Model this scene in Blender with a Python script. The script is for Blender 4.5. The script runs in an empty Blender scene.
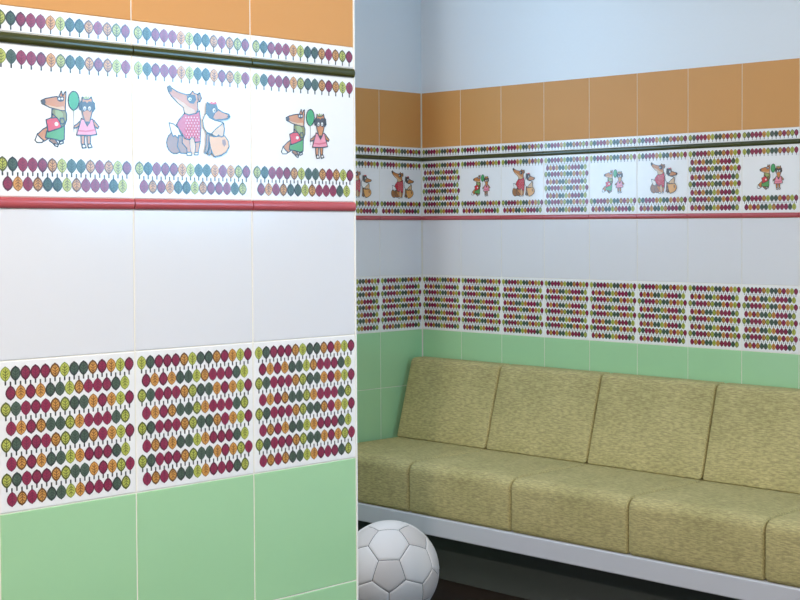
import bpy, bmesh, math, random
from mathutils import Vector, Matrix
random.seed(11)
C = bpy.context.scene.collection
SC = bpy.context.scene
ZF = 0.78                      # height of the foot of the leaf tile row above the floor

# ---------------------------------------------------------------- settings
EXPOSURE = 0.0
SKY_W = (.29, .48, .68); SKY_E = (.36, .80, 1.25); SKY_STR = 6.5   # sky seen to the west and, brighter, to the east
WIN_Z = (ZF+.402, ZF+1.62)
KEY_LOC = (4.0, -4.1, 2.42); KEY_AIM = (1.2, -.8, .9); KEY_SIZE = .08; KEY_W = 54; KEY_COL = (1, .90, .80)
FILL_LOC = (3.2, -2.6, 2.53); FILL_AIM = (3.2, -2.6, 0); FILL_SIZE = .9; FILL_W = 16; FILL_COL = (1, .93, .86)
ALC_LOC = (1.05, -2.3, 2.53); ALC_AIM = (1.05, -2.3, 0); ALC_SIZE = 1.2; ALC_W = 28; ALC_COL = (1, .97, .96)
PAINT = '#E2E6EA'; OTILE = '#D29755'; GTILE = '#A7D6A4'
GLAZE_R = .16; GLAZE_IOR = 1.9
FAB_D = "#A69B70"; FAB_M = "#C3B882"; FAB_L = "#D7CC99"
BALL_C = (.73, -.815)

# ---------------------------------------------------------------- camera
YAW, PITCH, ROLL = 0.7211, -0.0294, -0.0021
CAM = Vector((3.8341, -3.5549, 0.3750 + ZF))
fw0 = Vector((-math.sin(YAW), math.cos(YAW), 0)); rt0 = Vector((math.cos(YAW), math.sin(YAW), 0)); up0 = Vector((0, 0, 1))
fw = fw0*math.cos(PITCH) + up0*math.sin(PITCH); upv = up0*math.cos(PITCH) - fw0*math.sin(PITCH)
r2 = rt0*math.cos(ROLL) + upv*math.sin(ROLL); u2 = upv*math.cos(ROLL) - rt0*math.sin(ROLL)
cd = bpy.data.cameras.new('camera'); cam = bpy.data.objects.new('camera', cd); C.objects.link(cam)
cd.sensor_fit = 'HORIZONTAL'; cd.sensor_width = 36; cd.lens = 1409.05/800*36
cd.shift_x = -166.4/800; cd.shift_y = -31.64/800
cd.clip_start = 0.05; cd.clip_end = 60
m = Matrix((r2, u2, -fw)).transposed().to_4x4(); m.translation = CAM
cam.matrix_world = m
SC.camera = cam

# ---------------------------------------------------------------- light and exposure
SC.view_settings.view_transform = 'Standard'; SC.view_settings.look = 'None'
SC.view_settings.gamma = 1; SC.view_settings.use_curve_mapping = False
SC.view_settings.exposure = EXPOSURE
SC.cycles.use_denoising = True
w = bpy.data.worlds.new('daylight'); SC.world = w; w.use_nodes = True
bg = w.node_tree.nodes['Background']
bg.inputs[1].default_value = SKY_STR
_n, _l = w.node_tree.nodes, w.node_tree.links
_tc = _n.new('ShaderNodeTexCoord'); _sx = _n.new('ShaderNodeSeparateXYZ'); _l.new(_tc.outputs['Generated'], _sx.inputs[0])
_mr = _n.new('ShaderNodeMapRange'); _mr.inputs['From Min'].default_value = -.6; _mr.inputs['From Max'].default_value = .6; _l.new(_sx.outputs[0], _mr.inputs['Value'])
_mx = _n.new('ShaderNodeMix'); _mx.data_type = 'RGBA'; _mx.clamp_factor = True
_mx.inputs[6].default_value = SKY_W+(1,); _mx.inputs[7].default_value = SKY_E+(1,)
_l.new(_mr.outputs[0], _mx.inputs[0]); _l.new(_mx.outputs[2], bg.inputs[0])

def area(name, loc, target, sx, sy, power, col, shape='RECTANGLE', portal=False):
    l = bpy.data.lights.new(name, 'AREA'); l.shape = shape; l.size = sx; l.size_y = sy
    l.energy = power; l.color = col
    if portal: l.cycles.is_portal = True
    o = bpy.data.objects.new(name, l); C.objects.link(o); o.location = loc
    d = Vector(target) - Vector(loc); o.rotation_euler = d.to_track_quat('-Z', 'Y').to_euler()
    return o
WZ0, WZ1 = WIN_Z
area('left_window_daylight', (-0.16, -1.111, (WZ0+WZ1)/2), (3, -1.111, (WZ0+WZ1)/2), 1.01, WZ1-WZ0, 1, (1, 1, 1), portal=True)  # portal for sky light through the added left window
area('right_window_daylight', (4.76, -0.707, (WZ0+WZ1)/2), (1, -0.707, (WZ0+WZ1)/2), 1.01, WZ1-WZ0, 1, (1, 1, 1), portal=True)  # portal for sky light through the added right window
area('key_light', KEY_LOC, KEY_AIM, KEY_SIZE, KEY_SIZE, KEY_W, KEY_COL, 'DISK')  # added key light without a fixture, lined up with the partition's shadow edge
area('fill_light', FILL_LOC, FILL_AIM, FILL_SIZE, FILL_SIZE, FILL_W, FILL_COL)  # added soft fill overhead, no real lamp; lifts partition and room
area('alcove_fill_light', ALC_LOC, ALC_AIM, ALC_SIZE, ALC_SIZE, ALC_W, ALC_COL)  # added fill behind the partition, brightens bench fronts and ball
# ---------------------------------------------------------------- materials
def lin(h):
    h = h.lstrip('#'); v = [int(h[i:i+2], 16)/255 for i in (0, 2, 4)]
    return tuple((c/12.92 if c <= .04045 else ((c+.055)/1.055)**2.4) for c in v) + (1,)
def nodes(name):
    mt = bpy.data.materials.new(name); mt.use_nodes = True
    return mt, mt.node_tree, mt.node_tree.nodes['Principled BSDF']
def plain(name, col, rough=.5, spec=.5, ior=1.5, bump=0, bscale=200, var=0, vscale=3):
    mt, nt, b = nodes(name)
    b.inputs['Base Color'].default_value = lin(col); b.inputs['Roughness'].default_value = rough
    b.inputs['Specular IOR Level'].default_value = spec; b.inputs['IOR'].default_value = ior
    tc = nt.nodes.new('ShaderNodeTexCoord')
    if var:
        n = nt.nodes.new('ShaderNodeTexNoise'); n.inputs['Scale'].default_value = vscale; n.inputs['Detail'].default_value = 3
        nt.links.new(tc.outputs['Object'], n.inputs['Vector'])
        mx = nt.nodes.new('ShaderNodeMix'); mx.data_type = 'RGBA'
        c = lin(col); mx.inputs[6].default_value = tuple(x*(1-var) for x in c[:3])+(1,); mx.inputs[7].default_value = tuple(min(1, x*(1+var)) for x in c[:3])+(1,)
        nt.links.new(n.outputs[0], mx.inputs[0]); nt.links.new(mx.outputs[2], b.inputs['Base Color'])
    if bump:
        n = nt.nodes.new('ShaderNodeTexNoise'); n.inputs['Scale'].default_value = bscale; n.inputs['Detail'].default_value = 2
        nt.links.new(tc.outputs['Object'], n.inputs['Vector'])
        bp = nt.nodes.new('ShaderNodeBump'); bp.inputs['Strength'].default_value = bump; bp.inputs['Distance'].default_value = .002
        nt.links.new(n.outputs[0], bp.inputs['Height']); nt.links.new(bp.outputs[0], b.inputs['Normal'])
    return mt
GLAZE = dict(rough=GLAZE_R, spec=.5, ior=GLAZE_IOR)
M = {
 'paint': plain('matt white wall paint', PAINT, rough=.34, spec=.8, ior=1.5, bump=.15, bscale=90),
 'ceiling': plain('white ceiling paint', '#E4E4E2', rough=.8),
 'grout': plain('pale grout', '#E6E2D6', rough=.8),
 'profile': plain('white edge profile', '#F0F0EE', rough=.35),
 'wtile': plain('white glazed tile', '#E4E4E8', bump=.05, bscale=9, **GLAZE),
 'dtile': plain('bright white glazed tile', '#F4F3F3', bump=.05, bscale=9, **GLAZE),
 'otile': plain('orange satin tile', OTILE, rough=.5, spec=.45, bump=.05, bscale=9, var=.03, vscale=6),
 'gtile': plain('green glazed tile', GTILE, bump=.05, bscale=9, var=.03, vscale=6, **GLAZE),
 'green_pencil': plain('dark olive glazed strip', '#40431C', rough=.12, ior=1.6),
 'red_pencil': plain('brick red glazed strip', '#B85459', rough=.14, ior=1.6),
 'rail': plain('white painted wood', '#CCCED6', rough=.45, bump=.1, bscale=60),
 'kick': plain('charcoal kick board', '#4E5350', rough=.7),
 'ball_hex': plain('white ball leather', '#ECE6E3', rough=.55, spec=.25, bump=.12, bscale=260),
 'ball_pent': plain('warm white ball leather', '#DAD2CE', rough=.55, spec=.25, bump=.12, bscale=260),
 'ball_seam': plain('dark ball seam', '#3A3A3E', rough=.8),
 'frame': plain('white window frame', '#E8E8E8', rough=.4),
 'lamp_metal': plain('white lamp housing', '#E0E0E0', rough=.4),
}
def glass():
    mt = bpy.data.materials.new('clear window glass'); mt.use_nodes = True; nt = mt.node_tree
    nt.nodes.clear(); o = nt.nodes.new('ShaderNodeOutputMaterial')
    t = nt.nodes.new('ShaderNodeBsdfTransparent'); g = nt.nodes.new('ShaderNodeBsdfGlossy'); g.inputs['Roughness'].default_value = .02
    mx = nt.nodes.new('ShaderNodeMixShader'); mx.inputs[0].default_value = .05
    nt.links.new(t.outputs[0], mx.inputs[1]); nt.links.new(g.outputs[0], mx.inputs[2]); nt.links.new(mx.outputs[0], o.inputs[0])
    return mt
M['glass'] = glass()
def fabric():
    mt, nt, b = nodes('olive woven upholstery')
    N, L = nt.nodes, nt.links
    tc = N.new('ShaderNodeTexCoord')
    def noise(scale, sc3, detail=2):
        mp = N.new('ShaderNodeMapping'); mp.inputs['Scale'].default_value = sc3; L.new(tc.outputs['Object'], mp.inputs['Vector'])
        n = N.new('ShaderNodeTexNoise'); n.inputs['Scale'].default_value = scale; n.inputs['Detail'].default_value = detail
        L.new(mp.outputs[0], n.inputs['Vector']); return n.outputs[0]
    thread = noise(1, (55, 330, 330), 2)       # short horizontal slubs
    warp = noise(1, (330, 120, 120), 1)
    big = noise(1, (6, 6, 6), 2)
    ramp = N.new('ShaderNodeValToRGB'); ramp.color_ramp.elements[0].position = .30; ramp.color_ramp.elements[1].position = .72
    ramp.color_ramp.elements[0].color = lin(FAB_D); ramp.color_ramp.elements[1].color = lin(FAB_L)
    e = ramp.color_ramp.elements.new(.5); e.color = lin(FAB_M)
    ad = N.new('ShaderNodeMath'); ad.operation = 'MULTIPLY_ADD'; ad.inputs[1].default_value = .14
    L.new(warp, ad.inputs[0])
    s1 = N.new('ShaderNodeMath'); s1.operation = 'MULTIPLY_ADD'; s1.inputs[1].default_value = .85; s1.inputs[2].default_value = -.075
    L.new(thread, s1.inputs[0]); L.new(s1.outputs[0], ad.inputs[2])
    s2 = N.new('ShaderNodeMath'); s2.operation = 'SUBTRACT'; s2.inputs[1].default_value = -.005; L.new(ad.outputs[0], s2.inputs[0])
    L.new(s2.outputs[0], ramp.inputs[0])
    mx = N.new('ShaderNodeMix'); mx.data_type = 'RGBA'; mx.blend_type = 'MULTIPLY'; mx.inputs[0].default_value = 1
    r2_ = N.new('ShaderNodeValToRGB'); r2_.color_ramp.elements[0].color = (.86, .87, .84, 1); r2_.color_ramp.elements[1].color = (1, 1, 1, 1)
    r2_.color_ramp.elements[0].position = .35; r2_.color_ramp.elements[1].position = .65
    L.new(big, r2_.inputs[0]); L.new(ramp.outputs[0], mx.inputs[6]); L.new(r2_.outputs[0], mx.inputs[7])
    L.new(mx.outputs[2], b.inputs['Base Color'])
    b.inputs['Roughness'].default_value = .9; b.inputs['Specular IOR Level'].default_value = .1
    bp = N.new('ShaderNodeBump'); bp.inputs['Strength'].default_value = .35; bp.inputs['Distance'].default_value = .0012
    L.new(s2.outputs[0], bp.inputs['Height']); L.new(bp.outputs[0], b.inputs['Normal'])
    return mt
M['fabric'] = fabric()
def woodfloor():
    mt, nt, b = nodes('dark brown plank floor'); N, L = nt.nodes, nt.links
    tc = N.new('ShaderNodeTexCoord')
    br = N.new('ShaderNodeTexBrick'); br.inputs['Scale'].default_value = 1; br.inputs['Brick Width'].default_value = 1.2
    br.inputs['Row Height'].default_value = .12; br.inputs['Mortar Size'].default_value = .002
    br.inputs['Color1'].default_value = lin('#33251B'); br.inputs['Color2'].default_value = lin('#271B14'); br.inputs['Mortar'].default_value = lin('#15100C')
    L.new(tc.outputs['Object'], br.inputs['Vector'])
    mp = N.new('ShaderNodeMapping'); mp.inputs['Scale'].default_value = (3, 60, 1); L.new(tc.outputs['Object'], mp.inputs['Vector'])
    n = N.new('ShaderNodeTexNoise'); n.inputs['Scale'].default_value = 1; n.inputs['Detail'].default_value = 5; L.new(mp.outputs[0], n.inputs['Vector'])
    mx = N.new('ShaderNodeMix'); mx.data_type = 'RGBA'; mx.blend_type = 'OVERLAY'; mx.inputs[0].default_value = .5
    L.new(br.outputs[0], mx.inputs[6]); L.new(n.outputs[0], mx.inputs[7]); L.new(mx.outputs[2], b.inputs['Base Color'])
    b.inputs['Roughness'].default_value = .5
    return mt
M['floor'] = woodfloor()
PRINT = {  # glazed print colours
 'Y': '#BFC352', 'D': '#4C5E4E', 'R': '#981E46', 'O': '#D99A46',
 'Yo': '#5A6020', 'Do': '#24332B', 'Ro': '#5A1030', 'Oo': '#6E4416',
 'Yl': '#83903A', 'Dl': '#33453A', 'Rl': '#701840', 'Ol': '#9C6528',
 'ink': '#1E1A1A', 'stem': '#33302C',
 'white': '#F2F0EC', 'fox': '#C98244', 'foxd': '#9A6638', 'green': '#57A055', 'moss': '#8A8440', 'lime': '#9AAA66',
 'red': '#D8323E', 'cream': '#D9B48A', 'dark': '#453A38', 'balloon': '#3F9F57', 'pink': '#EE94A6', 'rose': '#D86A82',
 'sweater': '#C8283C', 'belly': '#E6A85A', 'blush': '#EBA5A8',
}
PM = {}
def pm(k):
    if k not in PM: PM[k] = plain('glazed print ' + k, PRINT[k], **GLAZE)
    return PM[k]

# ---------------------------------------------------------------- helpers
def tag(o, label=None, cat=None, group=None, kind=None):
    for k, v in (('label', label), ('category', cat), ('group', group), ('kind', kind)):
        if v: o[k] = v
    return o
class MB:
    """collects faces with materials and links them as one mesh object"""
    def __init__(s): s.v = []; s.f = []; s.m = []; s.mats = []; s.smooth = []
    def mi(s, mat):
        if mat not in s.mats: s.mats.append(mat)
        return s.mats.index(mat)
    def add(s, verts, faces, mat, smooth=False):
        b = len(s.v); s.v += [tuple(v) for v in verts]; k = s.mi(mat)
        for f in faces: s.f.append([b+i for i in f]); s.m.append(k); s.smooth.append(smooth)
    def box(s, x0, x1, y0, y1, z0, z1, mat):
        v = [(x, y, z) for x in (x0, x1) for y in (y0, y1) for z in (z0, z1)]
        s.add(v, [(0,1,3,2), (4,6,7,5), (0,4,5,1), (2,3,7,6), (0,2,6,4), (1,5,7,3)], mat)
    def bbox(s, x0, x1, y0, y1, z0, z1, mat, r=.004):
        """box with chamfered edges"""
        bm = bmesh.new(); bmesh.ops.create_cube(bm, size=1)
        for v in bm.verts: v.co = Vector(((x0+x1)/2+v.co.x*(x1-x0), (y0+y1)/2+v.co.y*(y1-y0), (z0+z1)/2+v.co.z*(z1-z0)))
        bmesh.ops.bevel(bm, geom=list(bm.edges), offset=r, segments=3, profile=.5, affect='EDGES')
        bm.verts.index_update()
        s.add([v.co for v in bm.verts], [[v.index for v in f.verts] for f in bm.faces], mat); bm.free()
    def tile(s, x, z, wd, ht, mat, t=.007, c=.0009):
        """tile with a chamfered face looking along -y, its face at y = 0"""
        o = [(x, t, z), (x+wd, t, z), (x+wd, t, z+ht), (x, t, z+ht)]
        p = [(x, c, z), (x+wd, c, z), (x+wd, c, z+ht), (x, c, z+ht)]
        q = [(x+c, 0, z+c), (x+wd-c, 0, z+c), (x+wd-c, 0, z+ht-c), (x+c, 0, z+ht-c)]
        fs = [(8, 9, 10, 11)]
        for i in range(4):
            j = (i+1) % 4; fs += [(i, j, 4+j, 4+i), (4+i, 4+j, 8+j, 8+i)]
        s.add(o+p+q, fs, mat)
    def poly(s, pts, y, mat):
        a = sum(pts[i][0]*pts[(i+1) % len(pts)][1]-pts[(i+1) % len(pts)][0]*pts[i][1] for i in range(len(pts)))
        if a < 0: pts = pts[::-1]
        s.add([(p[0], y, p[1]) for p in pts], [list(range(len(pts)))], mat)
    def mesh(s, name):
        me = bpy.data.meshes.new(name); me.from_pydata(s.v, [], s.f)
        for mt in s.mats: me.materials.append(mt)
        me.polygons.foreach_set('material_index', s.m); me.polygons.foreach_set('use_smooth', s.smooth); me.update()
        return me
    def build(s, name, parent=None):
        o = bpy.data.objects.new(name, s.mesh(name)); C.objects.link(o)
        if parent: o.parent = parent
        return o
def link_mesh(name, me, parent, loc=(0, 0, 0)):
    o = bpy.data.objects.new(name, me); C.objects.link(o); o.parent = parent; o.location = loc; return o

# ---------------------------------------------------------------- printed leaf and picture tiles
P, TW = .202, .200
ROW_A, ROW_B = 'YDRRROYDDOROYR', 'RORODDYORRRDY'
LW = .0147
def leaf(mb, x, ztop, kind, up, thick, bh=.0208):
    """one printed leaf; the stem points down, or up when up is true"""
    sg = -1 if up else 1
    base = ztop if not up else ztop
    def outline(sc, n=7):
        pts = []
        for k in range(n+1):
            t = k/n; pts.append((math.sin(math.pi*t**.94)**.74*LW/2*sc, t))
        out = [(x+a, ztop-sg*bh*(.5+(t-.5)*sc)) for a, t in pts] + [(x-a, ztop-sg*bh*(.5+(t-.5)*sc)) for a, t in pts[-2:0:-1]]
        return out
    e = -.00025
    st = [(x-.0011, ztop-sg*bh*.97), (x+.0011, ztop-sg*bh*.97), (x+.0011, ztop-sg*(bh+.0046)), (x-.0011, ztop-sg*(bh+.0046))]
    mb.poly(st, .5*e, pm('stem'))
    mb.poly(outline(1), e, pm((kind+'o') if thick else kind+'l'))
    mb.poly(outline(.73 if thick else .85), 2*e, pm(kind))
    vc = pm(kind+'o' if kind in 'YO' else kind+'l')
    w_ = .00045 if kind in 'YO' else .0004
    def bar(x0, z0, x1, z1):
        d = math.hypot(x1-x0, z1-z0); nx, nz = -(z1-z0)/d*w_, (x1-x0)/d*w_
        mb.poly([(x0+nx, z0+nz), (x1+nx, z1+nz), (x1-nx, z1-nz), (x0-nx, z0-nz)], 3*e, vc)
    bar(x, ztop-sg*bh*.16, x, ztop-sg*bh*.95)
    for t, l in ((.42, .0032), (.60, .0040), (.77, .0034)):
        for q in (-1, 1): bar(x, ztop-sg*bh*t, x+q*l, ztop-sg*(bh*t-.0030))
def leaf_row(mb, kind, ztop, rnd):
    row = ROW_A if kind == 'A' else ROW_B
    pitch = TW/14.28
    x0 = pitch*.64 if kind == 'A' else pitch*1.14
    for i, k in enumerate(row): leaf(mb, x0+pitch*i, ztop, k, kind == 'B', rnd.random() < .5)
def band_rows(mb, first, last, rnd):
    """leaf rows of a full tile, row 0 at the top; odd rows hang stem up"""
    for r in range(first, last+1):
        top = TW - .0062 - (r//2)*.0470
        if r % 2 == 0: leaf_row(mb, 'A', top, rnd)
        else: leaf_row(mb, 'B', top-.0462, rnd)
PAIR_BALLOON = [
 ('white',1,[(58.5,84.4),(61.8,82.1),(66.4,75.1),(68.1,75.2),(64.3,72.6),(57.4,72.4),(54.7,75.4)]),
 ('fox',1,[(73.1,94.5),(66.6,90.8),(60.6,85.3),(58.4,83.2),(63.3,78.0),(68.1,74.8),(74.0,78.5),(77.3,87.7)]),
 ('foxd',1,[(77.2,78.6),(83.2,77.9),(88.4,71.7),(87.0,68.4),(82.5,69.8),(79.7,72.7),(75.0,75.5)]),
 ('foxd',1,[(88.0,79.1),(95.0,78.4),(95.4,74.0),(91.8,71.8),(89.7,74.2)]),
 ('white',1,[(81.9,71.8),(87.9,71.2),(87.0,68.0),(83.1,69.0)]),
 ('white',1,[(89.3,74.1),(94.5,76.4),(95.3,73.2),(90.5,71.4)]),
 ('green',1,[(75.3,94.6),(92.6,96.5),(97.4,95.8),(96.7,78.1),(90.6,76.2),(80.4,78.2),(69.7,79.3),(71.3,87.4)]),
 ('moss',1,[(79.5,118.3),(88.6,119.5),(97.7,119.1),(100.7,112.8),(100.6,105.0),(97.4,97.2),(92.1,94.5),(82.8,96.0),(78.6,99.8),(78.9,109.9)]),
 ('lime',0,[(83.8,117.0),(91.1,117.4),(95.4,112.5),(94.0,104.7),(88.4,104.4),(84.5,110.2)]),
 ('fox',1,[(80.2,111.6),(84.5,108.2),(90.0,98.4),(87.4,93.8),(83.0,96.0),(78.8,103.8)]),
 ('red',1,[(70.7,103.4),(77.6,106.2),(86.2,107.3),(90.1,102.0),(93.0,94.5),(82.8,90.4),(73.4,87.1),(72.1,95.4)]),
 ('white',0,[(88.3,98.7),(87.7,97.1),(86.3,96.1),(84.6,96.0),(83.2,96.9),(82.6,98.4),(83.2,100.0),(84.6,101.0),(86.4,101.1),(87.8,100.2)]),
 ('moss',1,[(91.0,106.5),(96.0,106.8),(97.5,101.2),(94.8,98.7),(90.9,100.5)]),
 ('fox',1,[(64.0,128.6),(70.4,131.8),(79.0,134.0),(86.2,135.3),(89.2,134.7),(91.4,139.3),(93.2,143.4),(94.5,139.1),(95.3,136.7),(97.6,141.3),(99.8,143.1),(99.7,135.4),(99.1,127.2),(98.6,117.5),(92.9,117.1),(85.3,118.7),(76.7,120.2),(69.2,123.3),(65.0,124.7)]),
 ('cream',0,[(69.2,124.1),(76.7,122.8),(86.4,121.4),(96.2,122.6),(97.7,117.8),(92.9,117.6),(85.3,119.1),(76.7,120.6)]),
 ('dark',0,[(64.2,129.4),(69.3,130.5),(70.6,126.6),(68.8,123.9),(65.0,125.1)]),
 ('dark',0,[(86.2,134.5),(91.4,136.4),(97.1,135.6),(96.6,130.3),(91.3,128.4),(87.4,130.1)]),
 ('white',0,[(91.6,132.8),(91.1,131.8),(90.0,131.3),(89.0,131.6),(88.5,132.6),(89.0,133.6),(90.1,134.1),(91.1,133.8)]),
 ('white',0,[(95.7,133.1),(95.3,132.1),(94.2,131.6),(93.1,131.9),(92.7,132.9),(93.1,133.9),(94.2,134.4),(95.3,134.1)]),
 ('balloon',1,[(119.1,132.2),(118.6,128.3),(117.4,124.7),(115.6,121.8),(113.4,119.8),(110.9,119.1),(108.5,119.5),(106.3,121.2),(104.6,123.9),(103.5,127.3),(103.1,131.2),(103.6,135.1),(104.8,138.7),(106.5,141.6),(108.8,143.5),(111.2,144.3),(113.7,143.8),(115.9,142.2),(117.6,139.5),(118.7,136.1)]),
 ('green',0,[(109.3,117.7),(110.9,120.3),(112.4,117.9)]),
 ('dark',0,[(110.5,118.2),(111.3,118.3),(110.9,88.3),(110.4,88.3)]),
 ('fox',1,[(121.1,84.7),(126.9,85.0),(126.3,74.7),(126.7,68.8),(122.7,69.0),(121.4,75.5)]),
 ('fox',1,[(130.1,85.1),(135.5,85.4),(134.9,75.1),(136.6,70.0),(131.6,69.0),(130.4,75.9)]),
 ('white',1,[(122.7,72.7),(126.8,72.9),(128.5,68.5),(123.1,67.8)]),
 ('white',1,[(131.2,73.1),(135.3,73.7),(137.5,69.6),(132.1,68.2)]),
 ('fox',1,[(119.6,103.7),(121.3,100.5),(115.0,95.2),(110.6,94.2),(111.1,97.1),(115.1,99.7)]),
 ('fox',1,[(138.0,105.9),(140.7,106.5),(145.0,101.7),(148.3,98.2),(146.5,95.6),(142.0,97.9)]),
 ('dark',1,[(121.3,130.7),(126.2,134.1),(135.7,134.7),(141.5,130.0),(142.3,122.6),(139.5,118.7),(137.3,122.5),(122.5,120.6),(119.8,120.0),(119.0,125.3)]),
 ('pink',1,[(121.9,107.9),(125.9,106.5),(130.3,101.6),(135.3,107.4),(138.9,108.0),(141.1,99.1),(144.8,87.3),(136.8,85.7),(127.8,85.2),(114.4,85.0),(118.2,96.8)]),
 ('rose',0,[(117.6,92.5),(127.9,91.8),(141.9,94.6),(142.8,92.1),(127.9,89.3),(116.7,90.0)]),
 ('fox',1,[(123.1,132.5),(123.6,137.4),(126.7,134.3),(133.4,134.8),(137.1,138.3),(138.4,133.5),(138.6,120.5),(136.7,112.2),(133.9,103.2),(130.5,98.1),(127.6,102.9),(124.2,112.5),(122.5,120.6)]),
 ('dark',0,[(122.6,130.4),(128.0,131.6),(130.6,129.3),(133.4,131.9),(138.8,131.4),(138.6,121.1),(135.4,117.3),(130.5,119.8),(125.1,116.6),(122.5,120.6)]),
 ('white',0,[(129.0,122.0),(128.6,120.3),(127.5,119.2),(126.3,119.1),(125.3,120.1),(124.9,121.7),(125.4,123.5),(126.4,124.6),(127.6,124.6),(128.6,123.7)]),
 ('white',0,[(135.9,122.4),(135.5,120.7),(134.5,119.6),(133.3,119.5),(132.3,120.5),(131.9,122.2),(132.3,123.9),(133.3,125.0),(134.6,125.1),(135.6,124.1)]),
 ('ink',0,[(128.1,121.3),(127.8,120.3),(127.2,119.8),(126.5,120.2),(126.3,121.2),(126.6,122.2),(127.2,122.7),(127.8,122.3)]),
 ('ink',0,[(134.6,121.7),(134.3,120.7),(133.7,120.2),(133.0,120.6),(132.8,121.6),(133.1,122.6),(133.7,123.1),(134.3,122.7)]),
 ('dark',0,[(128.3,104.1),(132.8,104.4),(132.1,99.8),(130.5,98.1),(128.9,99.7)]),
 ('lime',0,[(125.3,134.7),(124.9,138.7),(127.2,136.4),(129.0,139.8),(130.7,136.7),(133.0,139.3),(133.4,135.2)]),
]
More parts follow.
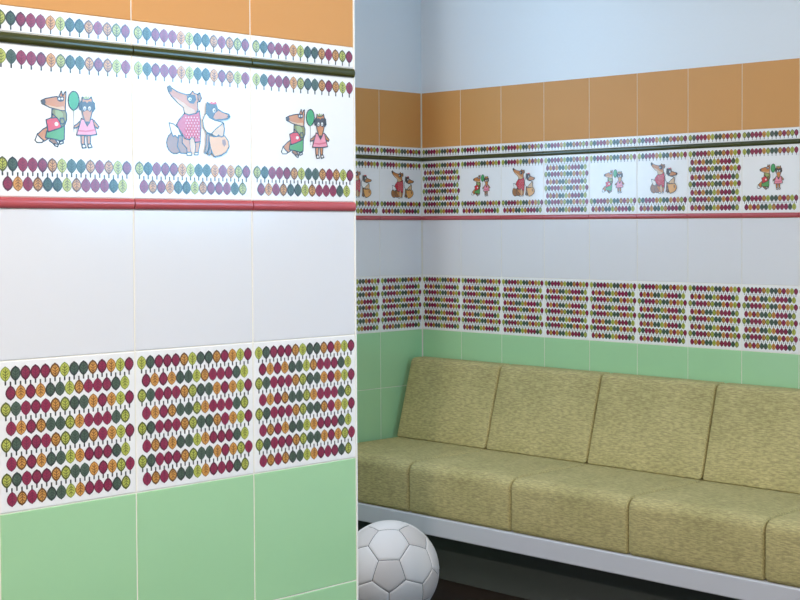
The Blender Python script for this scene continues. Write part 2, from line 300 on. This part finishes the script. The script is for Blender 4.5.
PAIR_SWEATER = [
 ('foxd',1,[(82.4,81.9),(81.5,76.4),(78.9,71.5),(75.0,67.8),(70.3,65.7),(65.2,65.5),(60.6,67.3),(56.8,70.6),(54.4,75.3),(53.6,80.7),(54.5,86.1),(57.0,91.0),(60.9,94.7),(65.6,96.8),(70.6,97.0),(75.3,95.4),(79.2,92.0),(81.6,87.3)]),
 ('foxd',1,[(74.2,93.1),(91.0,96.3),(90.7,66.0),(76.7,66.7),(71.2,76.1)]),
 ('white',1,[(57.8,109.6),(65.5,108.1),(73.2,102.7),(78.6,91.4),(73.6,92.6),(71.9,88.2),(67.5,92.3),(64.7,89.8),(60.9,97.8)]),
 ('fox',1,[(79.8,92.2),(92.1,91.5),(92.6,81.9),(94.1,67.8),(94.6,64.5),(87.9,64.2),(86.8,74.3),(79.6,81.3)]),
 ('fox',1,[(100.0,91.9),(109.7,92.4),(109.6,82.6),(106.0,65.9),(100.3,65.2),(102.2,77.4)]),
 ('cream',0,[(92.4,89.1),(100.0,89.5),(101.6,77.4),(100.0,65.6),(94.6,65.4),(93.1,77.0)]),
 ('white',1,[(87.3,68.1),(94.7,68.4),(95.2,64.0),(87.3,63.7)]),
 ('white',1,[(100.9,68.6),(106.6,68.8),(106.0,65.1),(99.7,64.9)]),
 ('fox',1,[(55.6,160.6),(59.5,162.8),(62.8,159.7),(72.1,155.1),(87.5,151.8),(94.0,153.2),(98.0,157.9),(100.8,154.7),(106.4,153.6),(109.3,156.2),(112.1,149.1),(109.2,143.5),(105.7,141.9),(106.8,131.2),(102.7,125.6),(88.5,121.9),(83.5,125.5),(81.9,133.1),(72.0,139.7),(62.6,147.7),(57.2,155.0)]),
 ('cream',0,[(64.8,147.8),(74.8,143.7),(83.1,139.4),(91.5,133.9),(100.5,130.8),(101.6,127.0),(89.1,122.9),(84.1,126.0),(82.5,133.1),(72.5,139.7)]),
 ('dark',0,[(55.6,160.6),(59.5,162.6),(62.8,159.7),(63.3,155.4),(59.4,153.7),(56.7,156.4)]),
 ('dark',0,[(87.7,150.4),(95.1,152.8),(101.9,152.3),(104.1,145.6),(99.5,139.5),(92.7,140.0),(88.2,144.6)]),
 ('white',0,[(95.9,146.1),(95.3,144.6),(93.9,143.6),(92.1,143.5),(90.7,144.3),(90.2,145.7),(90.8,147.2),(92.2,148.1),(93.9,148.2),(95.3,147.5)]),
 ('ink',0,[(94.7,145.8),(94.3,144.9),(93.3,144.4),(92.3,144.7),(91.9,145.6),(92.3,146.4),(93.3,146.9),(94.3,146.6)]),
 ('foxd',1,[(106.4,153.1),(109.9,155.3),(112.7,148.2),(109.7,143.1),(106.9,145.8)]),
 ('sweater',1,[(83.5,124.5),(91.3,122.5),(102.7,125.6),(109.0,129.9),(110.6,116.8),(111.0,104.6),(109.9,84.6),(101.1,83.2),(98.9,90.9),(94.4,90.7),(92.1,86.7),(84.2,87.8),(79.2,94.8),(69.9,107.3),(74.4,114.8)]),
 ('blush',0,[(84.6,119.7),(86.5,119.8),(86.5,117.9),(84.5,117.8)]),
 ('blush',0,[(89.3,120.0),(91.3,120.1),(91.3,118.2),(89.3,118.1)]),
 ('blush',0,[(94.1,120.3),(96.1,120.4),(96.1,118.4),(94.1,118.3)]),
 ('blush',0,[(99.0,120.5),(100.9,120.6),(100.9,118.7),(98.9,118.6)]),
 ('blush',0,[(103.8,120.8),(105.8,120.9),(105.8,119.0),(103.8,118.9)]),
 ('blush',0,[(86.8,115.7),(88.7,115.8),(88.7,113.9),(86.7,113.8)]),
 ('blush',0,[(91.6,116.0),(93.5,116.1),(93.5,114.2),(91.5,114.1)]),
 ('blush',0,[(96.4,116.3),(98.3,116.4),(98.3,114.4),(96.3,114.3)]),
 ('blush',0,[(101.2,116.5),(103.2,116.6),(103.1,114.7),(101.2,114.6)]),
 ('blush',0,[(106.0,116.8),(108.0,116.9),(108.0,115.0),(106.0,114.8)]),
 ('blush',0,[(84.5,111.5),(86.4,111.6),(86.4,109.7),(84.4,109.6)]),
 ('blush',0,[(89.2,111.8),(91.2,111.9),(91.2,109.9),(89.2,109.8)]),
 ('blush',0,[(94.0,112.0),(96.0,112.1),(96.0,110.2),(94.0,110.1)]),
 ('blush',0,[(98.9,112.3),(100.8,112.4),(100.8,110.4),(98.8,110.3)]),
 ('blush',0,[(103.7,112.5),(105.7,112.6),(105.7,110.7),(103.7,110.6)]),
 ('blush',0,[(86.7,107.5),(88.6,107.6),(88.6,105.7),(86.6,105.6)]),
 ('blush',0,[(91.5,107.8),(93.4,107.9),(93.4,105.9),(91.4,105.8)]),
 ('blush',0,[(96.3,108.0),(98.2,108.1),(98.2,106.2),(96.2,106.1)]),
 ('blush',0,[(101.1,108.3),(103.1,108.4),(103.1,106.4),(101.1,106.3)]),
 ('blush',0,[(105.9,108.5),(107.9,108.6),(107.9,106.7),(105.9,106.6)]),
 ('blush',0,[(84.4,103.3),(86.3,103.4),(86.3,101.4),(84.3,101.3)]),
 ('blush',0,[(89.2,103.5),(91.1,103.6),(91.1,101.7),(89.1,101.6)]),
 ('blush',0,[(94.0,103.8),(95.9,103.9),(95.9,101.9),(93.9,101.8)]),
 ('blush',0,[(98.8,104.0),(100.8,104.1),(100.7,102.2),(98.7,102.1)]),
 ('blush',0,[(103.6,104.3),(105.6,104.4),(105.6,102.4),(103.6,102.3)]),
 ('blush',0,[(86.6,99.3),(88.5,99.4),(88.5,97.4),(86.5,97.3)]),
 ('blush',0,[(91.4,99.5),(93.3,99.6),(93.3,97.7),(91.3,97.6)]),
 ('blush',0,[(96.2,99.7),(98.2,99.8),(98.1,97.9),(96.1,97.8)]),
 ('blush',0,[(101.0,100.0),(103.0,100.1),(103.0,98.1),(101.0,98.0)]),
 ('blush',0,[(105.8,100.2),(107.8,100.3),(107.8,98.4),(105.8,98.3)]),
 ('blush',0,[(84.3,95.0),(86.2,95.1),(86.2,93.2),(84.3,93.1)]),
 ('blush',0,[(89.1,95.3),(91.0,95.4),(91.0,93.4),(89.0,93.3)]),
 ('blush',0,[(93.9,95.5),(95.8,95.6),(95.8,93.7),(93.8,93.6)]),
 ('blush',0,[(98.7,95.7),(100.7,95.8),(100.6,93.9),(98.6,93.8)]),
 ('blush',0,[(103.5,96.0),(105.5,96.1),(105.5,94.1),(103.5,94.0)]),
 ('blush',0,[(86.5,91.0),(88.4,91.1),(88.4,89.2),(86.5,89.1)]),
 ('blush',0,[(91.3,91.3),(93.2,91.4),(93.2,89.4),(91.2,89.3)]),
 ('blush',0,[(96.1,91.5),(98.1,91.6),(98.0,89.6),(96.0,89.5)]),
 ('blush',0,[(100.9,91.7),(102.9,91.8),(102.9,89.9),(100.9,89.8)]),
 ('blush',0,[(105.7,91.9),(107.7,92.0),(107.7,90.1),(105.7,90.0)]),
 ('foxd',1,[(119.5,96.5),(124.7,96.7),(122.8,75.8),(119.8,68.3),(116.4,69.2),(118.8,80.5)]),
 ('foxd',1,[(124.7,93.1),(129.3,88.4),(127.9,68.6),(124.4,65.6),(122.1,67.4),(125.7,78.4)]),
 ('belly',1,[(124.1,94.5),(132.5,92.9),(144.2,94.5),(152.1,94.8),(158.0,87.2),(159.1,79.3),(154.2,71.6),(145.4,66.3),(134.2,63.5),(130.8,66.8),(126.8,76.0),(124.6,85.7)]),
 ('foxd',0,[(146.8,89.1),(152.1,89.9),(154.4,83.0),(150.8,78.9),(147.3,82.7)]),
 ('white',1,[(117.6,125.0),(121.0,127.2),(128.5,120.3),(134.8,116.9),(144.4,115.7),(150.0,113.6),(151.1,105.2),(149.8,95.2),(139.8,96.7),(130.5,96.8),(120.7,98.3),(115.0,105.8),(113.4,116.0)]),
 ('cream',1,[(128.2,97.2),(135.8,104.4),(145.3,111.3),(148.2,114.4),(151.1,106.2),(149.2,94.7),(145.1,93.0),(140.4,95.8),(136.9,93.1),(132.2,94.4)]),
 ('dark',1,[(120.0,139.4),(121.8,142.9),(124.6,140.6),(131.6,142.5),(136.8,141.4),(139.1,134.2),(149.0,129.8),(159.6,127.5),(161.3,124.1),(157.1,120.9),(146.5,118.8),(134.8,117.2),(125.0,120.6),(119.3,127.6)]),
 ('fox',0,[(134.9,127.5),(140.8,131.8),(149.0,128.8),(157.8,126.4),(157.2,122.4),(146.5,119.8),(135.4,118.7),(131.4,121.4)]),
 ('ink',0,[(161.3,124.3),(160.9,122.9),(159.7,121.9),(158.2,121.8),(157.0,122.6),(156.6,124.1),(157.1,125.6),(158.3,126.5),(159.7,126.6),(160.9,125.8)]),
 ('white',0,[(135.9,132.0),(135.3,130.1),(134.0,128.8),(132.4,128.7),(131.1,129.8),(130.6,131.7),(131.1,133.6),(132.5,134.8),(134.1,134.9),(135.4,133.8)]),
 ('ink',0,[(135.0,131.5),(134.6,130.2),(133.8,129.7),(133.0,130.1),(132.6,131.3),(133.0,132.5),(133.8,133.1),(134.6,132.6)]),
 ('red',0,[(125.2,141.2),(128.7,144.3),(132.2,143.1),(136.3,144.8),(138.0,141.5),(132.8,140.7)]),
]
def picture(mb, shapes):
    e = -.000035; n = 3
    for c, outl, pts in shapes:
        pts = [(a/1000, b/1000) for a, b in pts]; n += 1
        cx = sum(p[0] for p in pts)/len(pts); cz = sum(p[1] for p in pts)/len(pts)
        if outl:
            k = len(pts); ar = sum(pts[i][0]*pts[(i+1) % k][1]-pts[(i+1) % k][0]*pts[i][1] for i in range(k)); sg = 1 if ar > 0 else -1
            # ink line round the shape: a thin ribbon of quads
            for i in range(k):
                a, b = pts[i], pts[(i+1) % k]; d = math.hypot(b[0]-a[0], b[1]-a[1]) or 1e-6
                nx, nz = (b[1]-a[1])/d*.00080, -(b[0]-a[0])/d*.00080; ex, ez = (b[0]-a[0])/d*.0004, (b[1]-a[1])/d*.0004
                mb.poly([(a[0]+nx-ex, a[1]+nz-ez), (b[0]+nx+ex, b[1]+nz+ez), (b[0]-nx+ex, b[1]-nz+ez), (a[0]-nx-ex, a[1]-nz-ez)], e*n-.00002, pm('ink'))
        mb.poly(pts, e*n, pm(c))
def tile_mesh(kind):
    mb = MB(); rnd = random.Random(kind)
    if kind == 'border':
        mb.tile(0, 0, TW, .0334, M['dtile']); leaf_row(mb, 'A', .0334-.0056, rnd); return mb.mesh('leaf_border_tile')
    mb.tile(0, 0, TW, TW, M['dtile'])
    if kind == 'leaf': band_rows(mb, 0, 7, rnd); return mb.mesh('leaf_tile')
    band_rows(mb, 0, 0, rnd); band_rows(mb, 6, 7, rnd)
    picture(mb, PAIR_BALLOON if kind == 'balloon' else PAIR_SWEATER)
    return mb.mesh('picture_tile')
TM = {k: tile_mesh(k) for k in ('border', 'leaf', 'balloon', 'sweater')}
H_GREEN = [-.202, -.404, -.606]
H_RED, H_DEC, H_GP, H_BORD, H_ORG, H_TOP = .4018, .4172, .6182, .6327, .6661+.0006, .8667
def halfround(mb, x, z, wd, ht, mat, out=.0045):
    n = 10; prof = [(.007, z)] + [(-out*math.sin(math.pi*i/n), z+ht/2-ht/2*math.cos(math.pi*i/n)) for i in range(n+1)] + [(.007, z+ht)]
    k = len(prof); v = [(x, y, zz) for y, zz in prof] + [(x+wd, y, zz) for y, zz in prof]
    mb.add(v, [(i, i+k, i+1+k, i+1) for i in range(k-1)], mat, True)
    mb.add(v, [list(range(k)), list(range(2*k-1, k-1, -1))], mat)
def cladding(wall, tiles, decor, low_only=()):
    """tiles: left edges (local x) of the tile columns; decor: what each column shows in the picture row"""
    g = MB()
    full = [i for i in range(len(tiles)) if i not in low_only]
    def run(idx, z0, z1):
        xs = sorted(tiles[i] for i in idx); a = xs[0]; p = a
        for x in xs[1:]+[None]:
            if x is None or x-p > P+.01:
                g.box(a-.002, p+TW+.002, .0012, .0079, z0, z1, M['grout']); a = x
            p = x
    run(range(len(tiles)), 0, ZF+.4008); run(full, ZF+.4008, ZF+H_TOP)
    g.build('grout_bed', wall)
    o, wt, gt, gp, rp = MB(), MB(), MB(), MB(), MB()
    for i, x in enumerate(tiles):
        wt.tile(x, ZF+.2010, TW, .1990, M['wtile'])
        for z in H_GREEN: gt.tile(x, ZF+z, TW, TW, M['gtile'])
        gt.tile(x, .001, TW, ZF+H_GREEN[-1]-.003, M['gtile'])
        t = link_mesh('leaf_tile', TM['leaf'], wall, (x, 0, ZF-.0003))
        if i in full:
            o.tile(x, ZF+H_ORG, TW, TW, M['otile'])
            halfround(gp, x, ZF+H_GP-.0008, TW, .0144, M['green_pencil']); halfround(rp, x, ZF+H_RED-.0008, TW, .0150, M['red_pencil'])
            link_mesh('leaf_border_tile', TM['border'], wall, (x, 0, ZF+H_BORD))
            k = decor[i]
            t = link_mesh('leaf_tile' if k == 'leaf' else 'picture_tile', TM[k], wall, (x, 0, ZF+H_DEC-.0006))
            if k != 'leaf': t['label'] = {'balloon': 'picture tile of two foxes with a red bag and a green balloon', 'sweater': 'picture tile of a large fox in a red jumper beside a small one'}[k]
    tag(o.build('orange_tile_row', wall), 'orange glazed tiles'); tag(wt.build('white_tile_row', wall), 'plain white glazed tiles')
    tag(gt.build('green_tile_rows', wall), 'pale green glazed tiles')
    tag(gp.build('green_pencil_strip', wall), 'dark olive rounded strip'); tag(rp.build('red_pencil_strip', wall), 'red rounded strip')

# ---------------------------------------------------------------- the room
CEIL = 2.56; RX = 4.6; FY = -5.5
def struct(mb, name, label, cat, loc=(0, 0, 0), rz=0):
    o = mb.build(name); o.location = loc; o.rotation_euler.z = rz
    return tag(o, label, cat, kind='structure')
def wall_with_hole(x0, x1, hx0, hx1, mat):
    mb = MB(); y0, y1 = .008, .15
    mb.box(x0, hx0, y0, y1, 0, CEIL, mat); mb.box(hx1, x1, y0, y1, 0, CEIL, mat)
    mb.box(hx0, hx1, y0, y1, 0, WZ0, mat); mb.box(hx0, hx1, y0, y1, WZ1, CEIL, mat)
    return mb
mb = MB(); mb.box(-.15, RX+.15, FY-.15, .15, -.1, 0, M['floor'])
struct(mb, 'floor', 'dark brown plank floor under the bench and the ball', 'floor')
mb = MB(); mb.box(-.15, RX+.15, FY-.15, .15, CEIL, CEIL+.1, M['ceiling'])
struct(mb, 'ceiling', 'plain white ceiling over the tiled room', 'ceiling')
mb = MB(); mb.box(-.15, RX+.15, .008, .15, 0, CEIL, M['paint'])
wb = struct(mb, 'wall_back', 'long tiled wall behind the bench, white paint above its orange tiles', 'wall')
BD = ['leaf', 'balloon', 'sweater', 'leaf', 'balloon', 'sweater', 'leaf', 'balloon', 'sweater', 'leaf', 'balloon', 'sweater']
cladding(wb, [.0030+P*k for k in range(12)], BD)
mb = MB(); mb.box(-.001, .0028, -.0018, .0075, 0, ZF+H_TOP, M['grout']); tag(mb.build('corner_joint', wb), 'pale grout line down the inner corner')
mb = wall_with_hole(0, 5.508, 3.886, 4.896, M['paint'])
wl = struct(mb, 'wall_left', 'short tiled wall between the partition and the dark room corner', 'wall', (0, FY, 0), math.pi/2)
lt = [5.5-.0020-P*(k+1)+.001 for k in range(11)]
cladding(wl, lt, ['sweater', 'sweater', 'balloon', 'leaf']+['leaf']*4+['balloon', 'sweater', 'leaf'], low_only=(3, 4, 5, 6, 7))
mb = wall_with_hole(-.008, 5.5, .202, 1.212, M['paint'])
struct(mb, 'wall_right', 'plain white painted wall with an added window', 'wall', (RX, 0, 0), -math.pi/2)
mb = MB(); mb.box(-.15, RX+.15, FY-.15, FY, 0, CEIL, M['paint'])
struct(mb, 'wall_front', 'plain white painted wall behind the camera', 'wall')
PX, YE = 2.0611, -2.0591
mb = MB(); L_ = -YE+FY; LP = YE-FY
mb.box(0, LP-.0005, .008, .13, 0, CEIL, M['paint'])
wp = struct(mb, 'wall_partition', 'near tiled partition wall with large animal picture tiles, left of the bench', 'wall', (PX, FY, 0), math.pi/2)
cladding(wp, [LP-P*(k+1)+.001 for k in range(9)], ['balloon', 'sweater', 'balloon', 'leaf', 'balloon', 'sweater', 'leaf', 'balloon', 'sweater'])
mb = MB(); mb.bbox(LP, LP+.0024, -.0004, .135, 0, CEIL, M['profile'], .0005)
tag(mb.build('edge_profile', wp), 'thin white vertical edge profile')
def window(n, loc, rz, x0, x1):  # unseen windows added to light the room, aligned with the tile glare
    f = MB(); y0, y1 = .03, .09; b = .045; mat = M['frame']
    f.bbox(x0, x1, y0, y1, WZ0, WZ0+b, mat); f.bbox(x0, x1, y0, y1, WZ1-b, WZ1, mat)
    f.bbox(x0, x0+b, y0, y1, WZ0+b, WZ1-b, mat); f.bbox(x1-b, x1, y0, y1, WZ0+b, WZ1-b, mat)
    o = struct(f, 'window_%d' % n, 'unseen white framed window added to light the room', 'window', loc, rz)
    p = MB(); p.box(x0+b-.005, x1-b+.005, .058, .064, WZ0+b-.005, WZ1-b+.005, M['glass']); p.build('pane', o)
window(1, (0, FY, 0), math.pi/2, 3.887, 4.895)
window(2, (RX, 0, 0), -math.pi/2, .203, 1.211)

# ---------------------------------------------------------------- bench and cushions
X0, W, D = .020, .452, .505
ZT, ZB, RB = ZF-.378, ZF-.540, ZF-.602
b = bpy.data.objects.new('bench', None); C.objects.link(b); b.location = (X0, -.02, 0)
tag(b, 'long built-in bench with a white front rail and a dark kick board', 'bench')
def bpart(name, x0, x1, y0, y1, z0, z1, mat, r=.003, label=None):
    mb = MB(); mb.bbox(x0-X0, x1-X0, y0+.02, y1+.02, z0, z1, mat, r); return tag(mb.build(name, b), label)
XE = X0+5*W
bpart('seat_board', X0-.012, XE, -.485, -.004, ZB-.030, ZB-.004, M['rail'])
bpart('front_rail', X0-.012, XE, -.508, -.486, RB, ZB-.003, M['rail'], .004, 'white painted front rail')
bpart('kick_board', X0-.012, XE, -.378, -.360, 0, ZB-.031, M['kick'], .002, 'charcoal kick board')
bpart('end_panel', XE-.02, XE, -.484, -.379, 0, ZB-.031, M['kick'], .002)
def round_poly(pts, r, n=5):
    """convex polygon (counter-clockwise) with rounded corners"""
    out = []; k = len(pts)
    for i in range(k):
        p = Vector(pts[i]); a = (Vector(pts[i-1])-p).normalized(); c = (Vector(pts[(i+1) % k])-p).normalized()
        half = math.acos(max(-1, min(1, a.dot(c))))/2; rr = r[i] if isinstance(r, (list, tuple)) else r
        d = rr/math.tan(half); ctr = p+(a+c).normalized()*(rr/math.sin(half))
        s = p+a*d-ctr; e = p+c*d-ctr; t0 = math.atan2(s.y, s.x); t1 = math.atan2(e.y, e.x)
        while t1 < t0: t1 += 2*math.pi
        if t1-t0 > math.pi: t1 -= 2*math.pi
        for q in range(n+1):
            t = t0+(t1-t0)*q/n; out.append((ctr.x+rr*math.cos(t), ctr.y+rr*math.sin(t)))
    return out
def inset(pts, d):
    k = len(pts); out = []
    for i in range(k):
        p = Vector(pts[i]); a = (p-Vector(pts[i-1])).normalized(); c = (Vector(pts[(i+1) % k])-p).normalized()
        na, nc = Vector((-a.y, a.x)), Vector((-c.y, c.x)); bis = (na+nc).normalized(); out.append(tuple(p+bis*(d/max(.2, bis.dot(na)))))
    return out
def cushion_mesh(name, prof, radii, wd, re, crown, nx=18):
    """prof: (y, z) polygon, counter-clockwise seen from +x; extruded along x with softly rounded ends and a slight swell"""
    secs = []
    for i in range(6): t = math.pi/2*i/6; secs.append((re*(1-math.cos(t)) if i else 0, re*(1-math.sin(t))))
    secs = [(x, d) for x, d in [(re*(1-math.cos(math.pi/2*i/6)), re*(1-math.sin(math.pi/2*i/6))) for i in range(7)]]
    mid = [(re+(wd-2*re)*i/nx, 0) for i in range(1, nx)]
    secs = secs+mid+[(wd-x, d) for x, d in secs[::-1]]
    v = []; f = []; K = None
    cy = sum(p[0] for p in prof)/len(prof); cz = sum(p[1] for p in prof)/len(prof)
    for x, d in secs:
        pr = round_poly(inset(prof, d), [max(.0015, r_-d*.8) for r_ in radii], 7)
        # subdivide the straight runs so the swell shows
        q = []
        for i in range(len(pr)):
            a, c = pr[i], pr[(i+1) % len(pr)]; q.append(a)
            if i % 8 == 7:
                for s in range(1, 8): q.append((a[0]+(c[0]-a[0])*s/8, a[1]+(c[1]-a[1])*s/8))
        K = len(q); u = 2*x/wd-1; sw = max(0, 1-abs(u)**2.6)
        for y, z in q:
            v.append((x, ) + crown(y, z, sw))
    S = len(secs)
    for s in range(S-1):
        for i in range(K): j = (i+1) % K; f.append((s*K+i, s*K+j, (s+1)*K+j, (s+1)*K+i))
    mb = MB(); mb.add(v, f, M['fabric'], True)
    mb.add(v, [list(range(K-1, -1, -1)), list(range((S-1)*K, S*K))], M['fabric'], False)
    me = mb.mesh(name)
    bm = bmesh.new(); bm.from_mesh(me); bmesh.ops.remove_doubles(bm, verts=bm.verts, dist=1e-6); bmesh.ops.recalc_face_normals(bm, faces=bm.faces); bm.to_mesh(me); bm.free()
    return me
# local origin: left end, at the back foot
SD = D-.012
def seat_crown(y, z, sw):
    h = ZT-ZB; ty = max(0, min(1, (y+SD)/SD)); tz = max(0, z)/h
    return (y-.004*sw*(1 if y < -SD*.5 else 0)*math.sin(math.pi*min(1, tz)), z+.007*sw*tz*math.sin(math.pi*min(1, .2+ty*1.2)))
seat_me = cushion_mesh('seat_cushion', [(-SD, 0), (0, 0), (0, ZT-ZB), (-SD, ZT-ZB)], [.014, .01, .01, .032], W-.005, .010, seat_crown)
def back_crown(y, z, sw):
    tz = max(0, min(1, z/.27)); return (y-.006*sw*math.sin(math.pi*tz), z)
ZBK = ZT-.0022
back_me = cushion_mesh('back_cushion', [(-.142, 0), (0, 0), (0, ZF-.099-ZBK), (-.066, ZF-.099-ZBK)], [.004, .004, .012, .02], W-.005, .010, back_crown)
SL = ['olive seat cushion beside the left wall, partly hidden by the tiled partition', 'olive seat cushion rising just behind the white ball, second from the wall corner',
      'third olive seat cushion from the wall corner', 'olive seat cushion fourth from the wall corner, the widest seen in full', 'olive seat cushion cut off by the right edge of the photo']
BL = ['olive back cushion standing in the dark wall corner', 'second olive back cushion from the wall corner', 'third olive back cushion from the wall corner',
      'fourth olive back cushion from the wall corner, running off the right of the photo', 'fifth olive back cushion from the wall corner, at the free end of the bench']
for i in range(5):
    for nm, me, z, y, lab, cat, grp in (('seat_cushion', seat_me, ZB-.003, -.012, SL[i], 'seat cushion', 'seat cushions along the bench'), ('back_cushion', back_me, ZBK, -.012, BL[i], 'back cushion', 'back cushions along the bench')):
        o = bpy.data.objects.new(nm, me); C.objects.link(o); o.location = (X0+W*i+.0025, y, z); tag(o, lab, cat, grp)

# ---------------------------------------------------------------- the ball
def ball(R, view_dir, up_hint):
    g = (1+5**.5)/2; V = set()
    def perms(a, b_, c):
        for sa in (-1, 1):
            for sb in (-1, 1):
                for sc in (-1, 1):
                    for p in ((a*sa, b_*sb, c*sc), (b_*sb, c*sc, a*sa), (c*sc, a*sa, b_*sb)): V.add(tuple(round(x, 6)+0. for x in p))
    perms(0, 1, 3*g); perms(1, 2+g, 2*g); perms(g, 2, 2*g+1)
    V = [Vector(v) for v in V]
    bm = bmesh.new(); [bm.verts.new(v) for v in V]; bmesh.ops.convex_hull(bm, input=bm.verts)
    bmesh.ops.dissolve_limit(bm, angle_limit=.05, verts=bm.verts, edges=bm.edges)
    faces = [[v.co.copy() for v in f.verts] for f in bm.faces]; bm.free()
    pent = [f for f in faces if len(f) == 5][0]
    n = sum(pent, Vector()).normalized(); vtx = (pent[0]-n*pent[0].dot(n)).normalized()
    A = Matrix((vtx, n.cross(vtx), n)).transposed()
    n2 = Vector(view_dir).normalized(); dn = -Vector(up_hint); v2 = (dn-n2*dn.dot(n2)).normalized()
    B = Matrix((v2, n2.cross(v2), n2)).transposed(); rot = B @ A.transposed()
    mb = MB()
    for f in faces:
        f = [(rot @ p).normalized() for p in f]; c = sum(f, Vector()).normalized(); k = len(f); mseg = 10
        rings = [0, .18, .36, .52, .66, .78, .87, .92, .95, .97, .985]
        verts = [c*R]; ring_n = k*mseg
        for t in rings[1:]:
            for i in range(k):
                for s in range(mseg):
                    e = f[i].lerp(f[(i+1) % k], s/mseg); p = c.lerp(e, t).normalized()
                    d = max(0, (t-.87)/.115); verts.append(p*(R-.0022*d*d))
        fs = [(0, 1+i, 1+(i+1) % ring_n) for i in range(ring_n)]
        for q in range(len(rings)-2):
            a = 1+q*ring_n; b2 = a+ring_n
            for i in range(ring_n): j = (i+1) % ring_n; fs.append((a+i, b2+i, b2+j, a+j))
        if (verts[fs[0][1]]-verts[0]).cross(verts[fs[0][2]]-verts[0]).dot(c) < 0: fs = [x[::-1] for x in fs]
        mb.add(verts, fs, M['ball_pent' if k == 5 else 'ball_hex'], True)
    bm = bmesh.new(); bmesh.ops.create_icosphere(bm, subdivisions=5, radius=R-.0024); bm.verts.index_update()
    mb.add([v.co for v in bm.verts], [[v.index for v in f.verts] for f in bm.faces], M['ball_seam'], True); bm.free()
    return mb
BR = .147; BC = Vector(BALL_C+(BR,))
vd = (CAM-BC).normalized(); vd = (vd-Vector((0, 0, 1))*.08).normalized()
bo = ball(BR, vd, (0, 0, 1)).build('football'); bo.location = BC
tag(bo, 'white panelled football on the floor beside the partition', 'ball')
